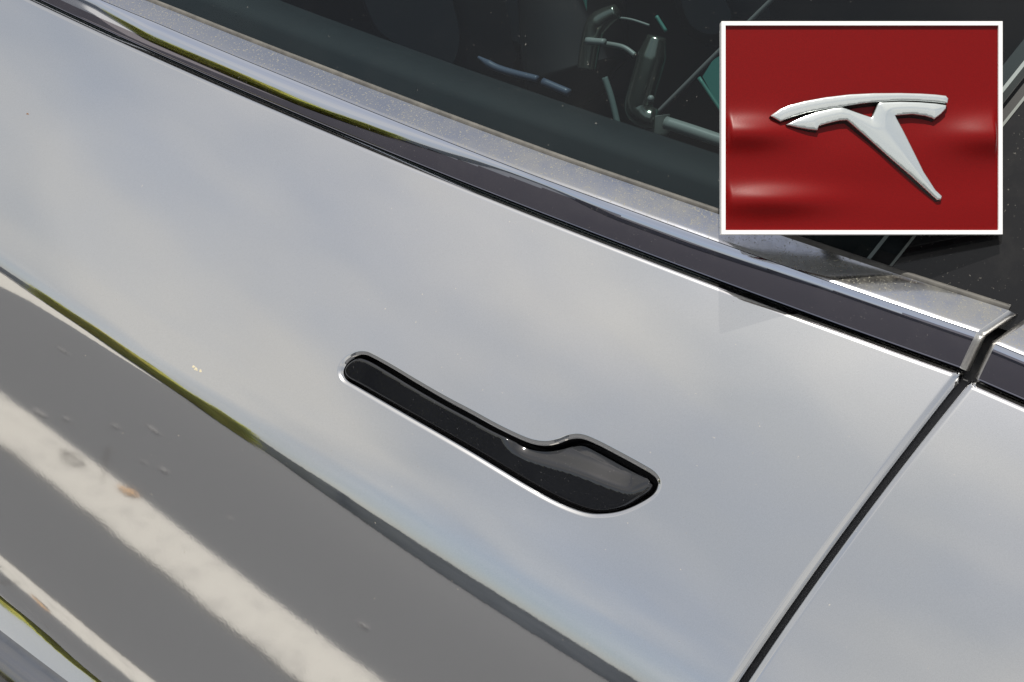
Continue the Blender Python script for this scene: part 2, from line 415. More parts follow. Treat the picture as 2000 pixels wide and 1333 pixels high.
car = empty('car', ORG); tag(car, 'silver car seen close up at its front door with flush black handle', 'car')
front = panel('front_door', zb, xgl, 1, -1.05, .5105, HOLE, car)
front['label'] = 'silver front door with flush black handle'
rear = panel('rear_door', zrb, xgr, -1, 1.15, .5105, None, car)
rear['label'] = 'silver rear door behind the narrow dark gap'

# dark jamb behind the gap, structure behind the doors
zz = np.linspace(.45, 1.0, 60); jx = np.linspace(-.05, .07, 12)
Xj = .5 * (xgl(zz) + xgr(zz))[:, None] + jx; Zj = np.repeat(zz[:, None], 12, 1)
gsurf('door_jamb', np.stack([Xj, S(Xj, Zj) + .017, Zj], -1), JAMB, car, ORG)

# ------------------------------------------------------------------ handle
RIDGE = dom([(985,560),(1010,600),(1060,650),(1140,690),(1240,722),(1340,750),(1440,785),(1560,832),(1660,862),(1720,855),(1800,825)])
rid = smooth_loop(RIDGE, 60, False)
PADC = .5 * (dom([(204,220)])[0] + dom([(1480,790)])[0]); _d = dom([(1480,790)])[0] - dom([(204,220)])[0]; PADV = np.array([-_d[1], _d[0]]) / np.linalg.norm(_d)
def pad_h(x, z):
    q = np.stack([x, z * K], 1); d = dist_loop(PAD, q); ins = inside(PAD, q); d = np.where(ins, d, 0)
    v = (q - PADC) @ PADV                     # across the handle, upwards positive
    h = -.0018 + .26 * np.clip(v, -.02, .012) - 2.0 * roll(np.clip(1 - d / .0012, 0, 1), .0012)
    # thumb scoop above the ridge line
    dr = dist_loop(rid, q, False); poly = np.concatenate([rid, [[rid[-1, 0] + .03, rid[-1, 1] + .05], [rid[0, 0], rid[0, 1] + .06]]])
    up = inside(poly, q); s = np.where(up, dr, 0)
    fade = np.clip((q[:, 0] - rid[0, 0]) / .022, 0, 1); fade = fade * fade * (3 - 2 * fade)
    h = h - fade * .0105 * (1 - np.exp(-(s / .0120)**1.7))
    # soft long facet on the shaft's upper edge
    return h + .00012 * np.sin(q[:, 0] * 190 + 1) * np.exp(-((q[:, 0] - rid[0, 0] - .015) / .03)**2)
def padP(x, z): return np.stack([x, S(x, z), z], -1) + SN(x, z) * pad_h(x, z)[:, None]
gx, gy = np.meshgrid(np.arange(PAD[:, 0].min(), PAD[:, 0].max(), .00075), np.arange(PAD[:, 1].min(), PAD[:, 1].max(), .00075))
g = np.stack([gx.ravel(), gy.ravel()], 1); g = g[inside(offset(PAD, -.0022), g)]
loops = [offset(PAD, -.0012 * t) for t in (0, .05, .15, .3, .5, .75, 1.0)]
Q, T = cdt(g, loops); T = T[inside(PAD, Q[T].mean(1))]
X, Z = Q[:, 0], Q[:, 1] / K; e = 1.2e-4
V = padP(X, Z); n = norm(np.cross(padP(X+e, Z) - padP(X-e, Z), padP(X, Z+e) - padP(X, Z-e))); n[n[:, 1] > .3] *= -1
fl = [tuple(t) if np.cross(V[t[1]] - V[t[0]], V[t[2]] - V[t[0]])[1] < 0 else tuple(t[::-1]) for t in T]
ec = {(a_, b_) for t in fl for a_, b_ in zip(t, t[1:] + t[:1])}
V = V.tolist(); n = n.tolist(); sn = SN(X, Z); dup = {}
for a_, b_ in list(ec):
    if (b_, a_) in ec: continue
    for v in (a_, b_):
        if v not in dup: dup[v] = len(V); V.append((np.array(V[v]) - sn[v] * .008).tolist()); n.append(n[v])
    fl.append((b_, a_, dup[a_], dup[b_]))
handle = mk('door_handle', V, fl, GLOSSB, front, (0, 0, 0), n); handle['label'] = 'flush gloss black handle, slim at the left and broad at the right'
cx, cz = HOLE[:, 0], HOLE[:, 1] / K
o_ = offset(HOLE, .0004); ox, oz = o_[:, 0], o_[:, 1] / K
top = np.stack([ox, S(ox, oz), oz], -1) - SN(ox, oz) * .0046; bot = np.stack([ox, S(ox, oz), oz], -1) - SN(ox, oz) * .020
nn = len(top); V = top.tolist() + bot.tolist()
fc = [(i, (i+1) % nn, nn + (i+1) % nn, nn + i) for i in range(nn)] + [tuple(range(nn, 2*nn))]
cup = mk('handle_recess', V, fc, BLACKRUB, front, (0, 0, 0), smooth=False)
# front panel is centred on the car's own origin, so its children are offset the same way
for o in (handle, cup):
    o.data.transform(Matrix.Translation(Vector(-ORG)))

# dirt on the paint
DIRT = Mat('dried_dirt', Base_Color=(.62, .56, .40), Roughness=.9)
DIRTB = Mat('brown_dirt', Base_Color=(.22, .12, .07), Roughness=.9)
def blot(name, px, py, r, mat, label, sx=1.6, n=9):
    V, fc = [], []
    for k in range(n):
        a = rng.normal(0, r * .8 * sx), rng.normal(0, r * .45)
        x, y = px + a[0], py + a[1] + .55 * a[0]; m = 7; rr = r * rng.uniform(.18, .5)
        ring = [on(x + rr * math.cos(t) * rng.uniform(.7, 1.3), y + rr * .7 * math.sin(t) * rng.uniform(.7, 1.3)) for t in np.linspace(0, 2*math.pi, m, endpoint=False)]
        c = on(x, y); nrm_ = SN(np.array([c[0]]), np.array([c[2]]))[0]; i = len(V)
        V += [q + nrm_ * .00002 for q in ring] + [c + nrm_ * .00025]
        fc += [(i + j, i + (j+1) % m, i + m) for j in range(m)]
    o = mk(name, V, fc, mat, front, ORG); o['label'] = label; return o
blot('dirt_spot', 383, 720, 6, DIRT, 'cream dried spatter above the body crease', n=12)
blot('dirt_spot', 53, 222, 3.5, DIRTB, 'tiny brown fleck near the upper left', .5, 4)

# ------------------------------------------------------------------ window trim
L1 = [(300,45),(435,100),(750,232),(1000,322),(1130,371),(1300,441),(1500,506),(1700,575),(1908,648)]
L2 = [(300,8),(500,88),(750,183),(1000,277),(1150,330),(1300,371),(1410,421),(1500,458),(1750,536),(1975,597)]
def trim(name, zbf, xa, xb, lead, parent, l1=None, l2=None, shiftx=None):
    """lower facet (dark), upper facet (bright): lofted along the belt"""
    xs = np.linspace(xa, xb, 160)
    r0 = np.stack([xs, S(xs, zbf(xs)) + .0018, zbf(xs) + .0004], -1)
    dz1, dz2 = trim.dz1(xs), trim.dz2(xs)
    nl, nu_ = 26, 14; w_ = np.linspace(0, 1, nl); P1 = np.zeros((len(xs), nl, 3))
    for i, x in enumerate(xs):
        tt = np.interp(x, [-.8, -.40, -.34, -.25, -.16, -.06, .0, .05, .13, 1.2], [26, 30, 36, 34, 28, 21, 30, 30, 25, 22])
        th = -8 + (tt + 8) * w_**2.2 if False else np.interp(w_, [0, .05, .35, .80, 1], [30, -6, -3, 2 + np.clip((tt - 22) * 1.1, 0, 16), max(tt, 24)])
        bl = np.interp(x, [-.46, -.40, -.25, -.07], [0, 1, 1, 0])
        th = (1 - bl) * th + bl * np.interp(w_, [0, .05, .3, .42, .60, 1], [30, -6, 5, 7.5, 11.5, 36])
        dy = np.tan(np.radians(th)) * dz1[i] / (nl - 1); y = r0[i, 1] - .0030 + np.concatenate([[0], np.cumsum(.5 * (dy[1:] + dy[:-1]))])
        P1[i] = np.stack([np.full(nl, x), y, r0[i, 2] + w_ * dz1[i]], -1)
    P1[:, :, 0] += lead * (w_ * .95)**1.0 * trim.sx(dz1)[:, None]
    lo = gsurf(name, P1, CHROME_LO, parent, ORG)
    # dark and bright reflections painted as two chrome tones, bright part tapering rearwards
    lo.data.materials.append(CHROME_SKY.m); ws = np.interp(xs, [-.42, -.25, -.02, .05, .2], [.36, .40, .80, .74, .88]); mi = []
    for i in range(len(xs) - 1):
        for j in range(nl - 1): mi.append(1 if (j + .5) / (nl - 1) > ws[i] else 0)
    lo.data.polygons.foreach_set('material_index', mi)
    # groove and upper facet
    v_ = np.linspace(0, 1, nu_); th = np.interp(v_, [0, .08, .9, 1], [20, 52, 56, 62]); tn = np.tan(np.radians(th))
    P2 = np.zeros((len(xs), nu_, 3))
    for i in range(len(xs)):
        dy = tn * dz2[i] / (nu_ - 1); y = P1[i, -1, 1] + .0004 + np.concatenate([[0], np.cumsum(.5 * (dy[1:] + dy[:-1]))])
        P2[i] = np.stack([P1[i, -1, 0] + k2 * v_ * dz2[i], y, P1[i, -1, 2] + .0003 + v_ * dz2[i]], -1)
    up = gsurf('trim_ledge', P2, CHROME_UP, lo, ORG * 0, True)
    up.data.transform(Matrix.Translation(Vector(-ORG)))
    return lo, up, P1, P2
_t = math.radians(2)
def fitdz():
    r1 = []
    for p in L1:
        d = ray(*p); t = .5
        for _ in range(30):
            q = CAM + t * d; y0 = S(q[0], zb(q[0])) - .0014 + math.tan(_t) * (q[2] - zb(q[0])); t += (y0 - q[1]) / d[1]
        r1.append(CAM + t * d)
    f1 = polyf([(q[0], 0, q[2] - zb(q[0]) - .0012) for q in r1], 2)
    r2 = []
    for p in L2:
        d = ray(*p); t = .5
        for _ in range(60):
            q = CAM + t * d; z1 = zb(q[0]) + .0012 + f1(q[0]); y0 = S(q[0], zb(q[0])) - .0012 + math.tan(_t) * (z1 - zb(q[0])) + math.tan(math.radians(54)) * (q[2] - z1)
            t += .5 * (y0 - q[1]) / d[1]
        r2.append(CAM + t * d)
    f2 = polyf([(q[0], 0, q[2] - zb(q[0]) - .0012 - f1(q[0])) for q in r2], 1)
    print('trim heights', [round(float(f1(x)), 4) for x in (-.4, -.2, 0, .2)], [round(float(f2(x)), 4) for x in (-.4, -.2, 0, .2)], 'ends', r1[-1], r2[-1])
    c = lambda f: (lambda x: f(np.clip(x, -.5, .24)))
    return c(f1), c(f2), r1[-1], r2[-1]
trim.dz1, trim.dz2, E1, E2 = fitdz()
E0 = on(1873, 722); trim.sx = lambda h: h
k1 = (E1[0] - E0[0]) / trim.dz1(E1[0]) if True else .3
# shear of the trim's cut end, as a slope x per metre of height
k2 = (E2[0] - E1[0]) / trim.dz2(E1[0]); print('lean', k1, k2)
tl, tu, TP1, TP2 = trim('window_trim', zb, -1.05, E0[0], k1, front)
gapx = on(1903, 742)[0] - E0[0]
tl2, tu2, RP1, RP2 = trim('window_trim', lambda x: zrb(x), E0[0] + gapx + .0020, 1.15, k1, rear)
# bevelled end cap of the front trim
def endcap(P1, P2, par, s, k=1.0):
    a = np.concatenate([P1[-1] if s > 0 else P1[0], P2[-1] if s > 0 else P2[0]])
    prof = [(0, 0), (.0005, .0001), (.0014, .0007), (.0030, .0022), (.0042, .0042), (.0046, .0060), (.0030, .014)]
    Pm = np.stack([a + np.array([s * dx * k, dy, -.3 * dx * k]) for dx, dy in prof], 0)
    V, f, n = grid(Pm)
    o = mk('trim_end', V, f, CHROME_END, par, ORG); return o
endcap(TP1, TP2, tl, 1); endcap(RP1, RP2, tl2, -1, .6)
# rubber seal above each trim
def seal(P2, par):
    a = P2[:, -1]
    offs = [(0, .0004, -.0002), (0, .0006, .0016), (0, .0018, .0026), (0, .0032, .0026), (0, .0040, .0012), (0, .0046, -.004)]
    Ps = np.stack([a + np.array(o) for o in offs], 1); return gsurf('window_seal', Ps, SEAL, par, ORG * 0 + ORG)
seal(TP2, front); seal(RP2, rear)

# ------------------------------------------------------------------ glass and pillar
GT = math.tan(math.radians(27))
_gb = TP2[:, -1]; gfy = np.polyfit(_gb[:, 0], _gb[:, 1], 2); gfz = np.polyfit(_gb[:, 0], _gb[:, 2], 2)
def GY(x, z): return np.polyval(gfy, x) + .0075 + GT * (z - np.polyval(gfz, x)) + .10 * np.clip(z - np.polyval(gfz, x), 0, 1)**2
def ong(px, py, off=0): return on(px, py, lambda x, z: GY(x, z) + off)
pa, pb = ong(1763, 515), ong(2000, 218)      # front edge of the pillar cover
pc, pd = ong(1712, 500), ong(2000, 140)      # rear edge of the glass
plx = lambda z: pa[0] + (z - pa[2]) * (pb[0] - pa[0]) / (pb[2] - pa[2])
glx = lambda z: pc[0] + (z - pc[2]) * (pd[0] - pc[0]) / (pd[2] - pc[2])
print('pillar', pa, pb, pc, pd)
def sheet(name, xl, xr, z0, z1, off, mat, par, nu=60, nv=24, thick=.004):
    zl = np.linspace(0, 1, nv); P = np.zeros((nu, nv, 3))
    for j, v in enumerate(zl):
        for i, u in enumerate(np.linspace(0, 1, nu)):
            zt = z0 + v * (z1 - z0); x = xl(zt) + u * (xr(zt) - xl(zt)); zq = np.polyval(gfz, x) - .012 + v * (z1 - z0)
            P[i, j] = (x, GY(x, zq) + off, zq)
    V, f, n = grid(P); o = mk(name, V, f, mat, par, ORG, n); return o
cst = lambda c: (lambda z: c)
sheet('window_glass', cst(-1.05), glx, .95, 1.38, 0, GLASS, front)
sheet('glass_edge', lambda z: glx(z), lambda z: glx(z) + .0022, .95, 1.38, -.0006, Mat('glass_edge_strip', Base_Color=(.20, .24, .24), Roughness=.5), front, 3)
sheet('pillar_cover', plx, lambda z: plx(z) + .115, .95, 1.38, .001, PILLAR, car, 20)
sheet('pillar_edge', lambda z: plx(z) - .0016, plx, .95, 1.38, .0002, Mat('pillar_edge_strip', Base_Color=(.16, .18, .17), Roughness=.5), car, 3)
sheet('pillar_recess', lambda z: glx(z) - .01, lambda z: plx(z) + .02, .95, 1.38, .010, BLACKRUB, car, 4)
sheet('window_glass', lambda z: plx(z) + .118, cst(1.15), .95, 1.38, 0, GLASS, rear)
# cabin: dark lining
CAB = Mat('cabin_lining', Base_Color=(.016, .018, .021), Roughness=.9)
V, f = boxes([((.05, .95, .70), (1.3, 0, 0), (0, .78, 0), (0, 0, .02)), ((.05, 1.72, 1.0), (1.3, 0, 0), (0, .02, 0), (0, 0, .45)),
              ((.05, 1.02, 1.46), (1.3, 0, 0), (0, .70, 0), (0, 0, .02)), ((-1.28, .95, 1.0), (.02, 0, 0), (0, .78, 0), (0, 0, .45)), ((1.36, .95, 1.0), (.02, 0, 0), (0, .78, 0), (0, 0, .45)),
              ((.05, .20, .55), (1.10, 0, 0), (0, .01, 0), (0, 0, .30))])
mk('cabin', V, f, CAB, car, ORG, smooth=False)
ROOFM = Mat('roof_paint', Base_Color=(.02, .02, .022), Roughness=.2)
V, f = boxes([((.05, .37 + .33, 1.435), (1.3, 0, 0), (0, .36, 0), (0, 0, .012))]); mk('roof', V, f, ROOFM, car, ORG, smooth=False)

# inner door top, seen through the glass as a dark teal band
DC = dusty('door_card', (.009, .015, .019), 0, .75, (.02, .03, .035), .4, .8, .5)
lowp = [(330,0),(600,95),(1000,235),(1420,378),(1700,470)]
ipts = [ony(450 + (0), -12, 0)]
xs = np.linspace(-1.0, .16, 60)
zt = np.polyval(gfz, xs) + .010
Pc = np.stack([np.stack([xs, GY(xs, zt) + a_, zt + b_], -1) for a_, b_ in ((.006, -.05), (.008, -.001), (.012, .006), (.030, .012), (.055, .012), (.075, .004), (.085, -.06))], 1)
gsurf('inner_sill', Pc, DC, front, ORG, False)

# ------------------------------------------------------------------ things inside the cabin
GREY = Mat('brushed_grey', Base_Color=(.26, .28, .24), Metallic=.9, Roughness=.22)
TEAL = Mat('teal_plastic', Base_Color=(.045, .18, .15), Roughness=.5)
PALE = Mat('pale_trim', Base_Color=(.22, .24, .23), Roughness=.4)
BLUEG = Mat('blue_grey_trim', Base_Color=(.08, .10, .15), Roughness=.35)
DARK = Mat('seat_black', Base_Color=(.010, .011, .013), Roughness=.65)
def it(name, pix, y, rad, mat, par, label=None, n=12, sm=40):
    pts = np.array([ony(a_, b_, y) for a_, b_ in pix]); pts = smooth_loop(pts, sm, False) if len(pts) > 2 else np.linspace(pts[0], pts[1], 8)
    V, f = tube(pts, rad, n); o = mk(name, V, f, mat, par, ORG if par else (0, 0, 0))
    if label: o['label'] = label
    return o
seat = it('seat', [(1110,-60),(1120,60),(1128,140),(1150,190)], .52, np.interp(np.linspace(0, 1, 40), [0, .8, 1], [.05, .052, .02]), DARK, car, 'black seat side behind the glass')
YI = .36
hoop = it('grab_tube', [(1205,22),(1168,45),(1155,80),(1146,135)], YI, np.interp(np.linspace(0, 1, 40), [0, .3, 1], [.006, .009, .008]), GREY, car, 'grey bent tube, upper left one behind the glass')
it('tube_band', [(1145,80),(1182,83)], YI - .01, .0028, PALE, hoop).data.transform(Matrix())
leg = it('grab_tube', [(1283,72),(1268,130),(1252,185),(1247,210),(1262,228),(1280,232)], YI, np.interp(np.linspace(0, 1, 40), [0, .2, .8, 1], [.0075, .0115, .0115, .008]), GREY, car, 'grey bent tube with a rounded foot behind the glass')
it('grab_tube', [(1280,228),(1284,262),(1272,292)], YI + .01, np.interp(np.linspace(0, 1, 40), [0, .5, 1], [.012, .010, .001]), Mat('dull_grey', Base_Color=(.12, .13, .12), Roughness=.5), car, 'dull grey pointed tab below the rounded tube')
it('cross_bar', [(1168,84),(1215,92),(1240,108)], YI + .02, .0022, PALE, car, 'thin pale bar between the two bent tubes')
it('cross_bar', [(1190,34),(1230,38),(1268,50)], YI + .02, .0010, PALE, car, 'hairline pale bar above the two bent tubes')
it('ledge_strip', [(934,112),(975,135),(1050,155)], YI, np.interp(np.linspace(0, 1, 40), [0, .2, 1], [.0012, .0034, .003]), BLUEG, car, 'blue grey strip left of the seat')
it('ledge_strip', [(1060,160),(1112,182)], YI, .0034, BLUEG, car, 'short blue grey strip beside the seat')
it('floor_strip', [(1300,240),(1350,256),(1440,286),(1700,370)], YI, .0052, PALE, car, 'pale strip running towards the inset panel')
it('strap', [(1283,222),(1340,165),(1409,96),(1600,-90)], YI + .05, .0020, Mat('strap_grey', Base_Color=(.16, .16, .16), Roughness=.7), car, 'grey strap rising to the right')
it('strap', [(1181,152),(1195,195),(1212,268)], YI, .0026, Mat('strap_green', Base_Color=(.10, .14, .135), Roughness=.7), car, 'dull green strap beside the rounded tube')
it('strap', [(1140,-20),(1146,22)], YI + .03, [.0022] * 4 + [.0015, .001, .0006, .0001], TEAL, car, 'short teal sliver at the top edge')
it('strap', [(1282,32),(1301,62)], YI + .03, .0016, TEAL, car, 'short teal sliver above the rounded tube')
it('strap', [(1365,152),(1412,222)], YI + .03, .0016, TEAL, car, 'teal sliver beside the inset panel')
tp = [ony(a_, b_, YI + .10) for a_, b_ in ((1372,150),(1392,118),(1470,70),(1470,260),(1415,228))]
V = [p for p in tp] + [p + np.array([0, .004, 0]) for p in tp]
mk('side_panel', V, [(0, 1, 2, 3, 4), (9, 8, 7, 6, 5)] + [(i, (i+1) % 5, 5 + (i+1) % 5, 5 + i) for i in range(5)], Mat('teal_panel', Base_Color=(.05, .22, .19), Roughness=.7), car, ORG, smooth=False)
st = bpy.data.meshes.new('x'); bpy.data.meshes.remove(st)
V, f = [], []
import colorsys
ball = []
p0 = ony(1271, 193, YI - .025)
for i in range(7):
    for j in range(10):
        a_, b_ = math.pi * i / 6, 2 * math.pi * j / 10; V.append(p0 + .0028 * np.array([math.sin(a_) * math.cos(b_), math.sin(a_) * math.sin(b_), math.cos(a_)]))
f = [(i*10 + j, i*10 + (j+1) % 10, (i+1)*10 + (j+1) % 10, (i+1)*10 + j) for i in range(6) for j in range(10)]
mk('button', V, f, PALE, leg, (0, 0, 0)).data.transform(Matrix.Translation(Vector(-ORG)))

# ------------------------------------------------------------------ sill trim below the door
SILLM = dusty('sill_trim', (.30, .31, .33), 1, .12, (.12, .11, .10), .4, .8, .35)
xs = np.linspace(-1.05, 1.15, 80); b0 = S(xs, np.full(80, .5105))
prof = [(.012, 0), (.013, -.006), (-.002, -.010), (-.006, -.014), (-.010, -.024), (-.013, -.036), (-.012, -.046), (-.004, -.052), (-.006, -.060), (-.010, -.09), (.03, -.16), (.06, -.26)]
Psl = np.stack([np.stack([xs, b0 + a_, np.full(80, .5075) + b_], -1) for a_, b_ in prof], 1)
gsurf('sill_trim', Psl, SILLM, car, ORG, False)

# ------------------------------------------------------------------ inset image with raised emblem, built as an added solid panel
depth_pt = TP2[np.argmin(np.abs(TP2[:, 0, 0] - ony(1409, 458, .1)[0]))]
fwd, rt, dn = M[:, 2], M[:, 0], M[:, 1]
def depth_at(px, py):
    best = 9
    for Pt in (TP1, TP2):
        q = Pt.reshape(-1, 3) - CAM; zc_ = q @ fwd; u = q @ rt / zc_ * F + 1000; v = q @ dn / zc_ * F + 666.5
        k = np.argmin((u - px)**2 + (v - py)**2)
        if (u[k] - px)**2 + (v[k] - py)**2 < 200: best = min(best, zc_[k])
    return best
DP = min([depth_at(1409, 458), depth_at(1440, 458), depth_at(1500, 470)] + [(ong(a_, b_) - CAM) @ fwd for a_, b_ in ((1409, 42), (1958, 42), (1958, 458), (1700, 458))]) - .008
print('panel depth', DP)
def pp(px, py, up=0.0):       # a point in the inset panel's own plane, 'up' metres proud of it
    q = CAM + DP * (fwd + rt * (px - 1000) / F + dn * (py - 666.5) / F); return q - fwd * up
CENT = pp(1683.5, 458); POR = CENT
pic = empty('inset_panel', POR); tag(pic, 'inset image built as an added white framed red panel with raised chrome T-shaped emblem', 'picture')
WHITE = Mat('white_frame', Base_Color=(.93, .93, .93), Roughness=.5)
def rail(a, b, c, d):          # mitred rail: outer a,b inner c,d (pixels)
    V = [pp(*q, up) for up in (-.006, .0002) for q in (a, b, c, d)]
    f = [(3, 2, 1, 0), (4, 5, 6, 7), (0, 1, 5, 4), (1, 2, 6, 5), (2, 3, 7, 6), (3, 0, 4, 7)]
    return mk('frame_rail', V, f, WHITE, pic, POR, smooth=False)
o4 = [(1409, 42), (1958, 42), (1958, 458), (1409, 458)]; i4 = [(1417, 50), (1950, 50), (1950, 450), (1417, 450)]
for k in range(4): rail(o4[k], o4[(k+1) % 4], i4[(k+1) % 4], i4[k])
# red sheet, softly waved
us, vs_ = np.linspace(1413, 1954, 150), np.linspace(46, 454, 120)
def wave(u, v):
    U, W = (u - 1400) * 3.03, (v - 30) * 3.03; h = 0
    for (cu, cv, su, sv, am) in ((170, 700, 190, 64, 6.8), (300, 1100, 250, 60, 6.4), (1620, 720, 190, 74, 7.0), (900, 830, 500, 120, 1.6), (1500, 1150, 500, 90, .8)):
        h = h + am * np.exp(-.5 * ((U - cu) / su)**2 - .5 * ((W - cv) / sv)**2)
    return h * .001
PU, PV = np.meshgrid(us, vs_, indexing='ij'); hh = wave(PU, PV)
edge = np.minimum(np.minimum(PU - 1413, 1954 - PU), np.minimum(PV - 46, 454 - PV)); hh = -.0012 + hh * .72 * np.clip((edge - 4) / 9, 0, 1)
Pr = CAM + DP * (fwd + rt * (PU[..., None] - 1000) / F + dn * (PV[..., None] - 666.5) / F) - fwd * np.minimum(hh, .01)[..., None]
du = np.gradient(Pr, axis=0); dv = np.gradient(Pr, axis=1)
RED = Mat('red_paint', Roughness=.38, IOR=1.33)
RED.l(RED.mix(RED.ramp(RED.noise(3500, 2, .7), .3, .7, 0.0, 1.0), (.13, .0, .0002), (.23, .0002, .0004)), RED.b.inputs['Base Color'])
RED.bump(RED.noise(900, 3, .6), .25, .0001)
V, f, n = grid(Pr)
redp = mk('red_panel', V, f, RED, pic, POR, n)
V, f = boxes([(pp(1683.5, 250, -.0125), rt * .077, dn * .057, fwd * .0006)]); mk('backing_board', V, f, Mat('board', Base_Color=(.75, .74, .72), Roughness=.8), pic, POR, smooth=False)  # added back of the inset panel, pale to lighten its reflection in the ledge
# added strut, made up to hold the inset panel off the glass
s0 = pp(1683.5, 150, -.013); d_ = ray(1683.5, 150); gq = ong(1683.5, 150)
V, f = boxes([((s0 + gq) / 2, rt * .006, dn * .004, (gq - s0) / 2)]); mk('added_strut', V, f, BLACKRUB, pic, POR, smooth=False)

CROWN = [(312,600),(370,560),(430,535),(520,512),(640,490),(780,473),(920,466),(1080,465),(1200,468),(1290,474),(1348,481),(1363,498),(1357,528),(1290,520),(1180,512),(1080,510),(960,517),(860,527),(740,545),(640,560),(540,578),(460,600),(400,622),(372,635)]
BODY = [(405,652),(450,628),(520,598),(600,572),(690,552),(735,548),(770,560),(840,585),(910,608),(925,580),(948,526),(965,519),(1080,515),(1190,518),(1290,526),(1352,536),(1350,558),(1320,590),(1280,620),(1265,612),(1225,600),(1150,590),(1050,598),(1100,690),(1160,810),(1220,930),(1290,1035),(1330,1072),(1325,1092),(1300,1095),(1250,1050),(1150,960),(1020,850),(880,725),(765,625),(720,628),(650,645),(600,660),(592,685),(540,680),(470,668)]
EM = Mat('emblem_chrome', Base_Color=(.92, .97, .95), Metallic=.82, Roughness=.17)
ED = Mat('emblem_side', Base_Color=(.015, .017, .016), Roughness=.3)  # chrome sides, coloured near black in place of a dark reflection
def emblem(name, pts, H, bulge, par):
    p = []
    pts = np.array(pts, float)
    for a_, b_ in zip(pts, np.roll(pts, -1, 0)):
        m = max(1, int(np.linalg.norm(b_ - a_) / 14)); p += [a_ + (b_ - a_) * t / m for t in range(m)]
    p = np.array(p)
    gx, gy = np.meshgrid(np.arange(300, 1380, 9.), np.arange(450, 1110, 9.)); g = np.stack([gx.ravel(), gy.ravel()], 1)
    dd = dist_loop(p, g); g = g[inside(p, g) & (dd > 9)]
    Q, T = cdt(g[dist_loop(p, g) > 10], [p, offset(p, -2.5), offset(p, -5.5)]); T = T[inside(p, Q[T].mean(1))]
    def hgt(Q):
        d = dist_loop(p, Q); rd = np.clip(1 - d / 6.0, 0, 1)
        return H + .0007 * (np.sqrt(np.maximum(1 - rd**2, 0)) - 1) + bulge * (1 - np.exp(-d / 60)) - .0011 * np.clip((Q[:, 1] - 780) / 300, 0, 1)**2
    hq = hgt(Q)
    toP = lambda Q, h: np.array([pp(1400 + q[0] / 3.03, 30 + q[1] / 3.03, k) for q, k in zip(Q, h)])
    V = toP(Q, hq); k = len(V); out_ = []
    for t in T:
        t = tuple(t); g_ = np.cross(V[t[1]] - V[t[0]], V[t[2]] - V[t[0]]); out_.append(t if g_ @ fwd < 0 else t[::-1])
    o = mk(name, V, out_, EM, par, POR)
    # sloping side wall with a dark reflection in its colour, its foot set down and to the left
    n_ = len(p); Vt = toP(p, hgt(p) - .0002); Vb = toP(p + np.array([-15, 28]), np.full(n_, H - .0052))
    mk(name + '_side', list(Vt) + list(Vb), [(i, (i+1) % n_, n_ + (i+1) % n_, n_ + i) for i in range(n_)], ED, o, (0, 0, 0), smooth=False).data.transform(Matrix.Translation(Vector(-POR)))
    return o
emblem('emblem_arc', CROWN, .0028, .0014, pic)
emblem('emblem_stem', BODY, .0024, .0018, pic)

# ------------------------------------------------------------------ ground with painted lines (seen mirrored in the door)
ASP = Mat('asphalt', Roughness=.85)
ASP.l(ASP.mix(ASP.ramp(ASP.noise(260, 4, .7), .35, .7, 0.0, 1.0), (.061, .063, .070), (.102, .105, .114)), ASP.b.inputs['Base Color'])
V = [(-60, -60, 0), (60, -60, 0), (60, 60, 0), (-60, 60, 0)]
tag(mk('ground', V, [(0, 1, 2, 3)], ASP, smooth=False), kind='structure')
def reflect_hit(px, py):
    p = on(px, py); n_ = SN(np.array([p[0]]), np.array([p[2]]))[0]; d = ray(px, py); r = d - 2 * (d @ n_) * n_
    if r[2] >= -.01: return None
    return p - r * p[2] / r[2]
WP = Mat('worn_white_paint', Roughness=.8)
WP.l(WP.mix(WP.ramp(WP.noise(14, 9, .8),   .50, .62, 0.0, 1.0), (.40, .385, .36), (.29, .28, .265)), WP.b.inputs['Base Color'])
print('stripe2 top', [reflect_hit(*p) for p in ((0,790),(200,925),(400,1065),(720,1333))])
print('stripe2 bot', [reflect_hit(*p) for p in ((0,890),(200,1035),(400,1200),(560,1333))])
print('stripe1', [reflect_hit(*p) for p in ((0,532),(0,562),(120,620),(235,690))])
print('stripe3', [reflect_hit(*p) for p in ((0,1112),(0,1135),(140,1225),(250,1333))])
def stripe(near, far, lab, x_end=None):
    """near/far: two end points each of the stripe's edges on the ground"""
    n_ = 220; V = []; near = np.array(near, float); far = np.array(far, float)
    for i in range(n_):
        t = i / (n_ - 1)
        a_ = near[0] + (near[1] - near[0]) * t; b_ = far[0] + (far[1] - far[0]) * t
        j = rng.normal(0, .0022, 2); V += [(a_[0], a_[1] + j[0], .004), (b_[0], b_[1] + j[1], .004)]
    o = mk('painted_line', V, [(2*i, 2*i+1, 2*i+3, 2*i+2) for i in range(n_ - 1)], WP, smooth=False)
    return tag(o, lab, 'road marking', kind='structure')
def fit(pix):
    q = np.array([reflect_hit(*p) for p in pix]); c = np.polyfit(q[:, 0], q[:, 1], 1); print('line', c, q[:, 1])
    return [np.array([x, np.polyval(c, x)]) for x in (-6.0, 3.0)]
stripe([(-6, -.93), (3, -.965)], [(-6, -1.10), (3, -1.13)], 'worn white parking line nearest the car')
stripe([(-2.9, -2.05), (-4.6, -5.4)], [(-3.8, -2.6), (-7.6, -5.9)], 'worn white parking line further from the car')
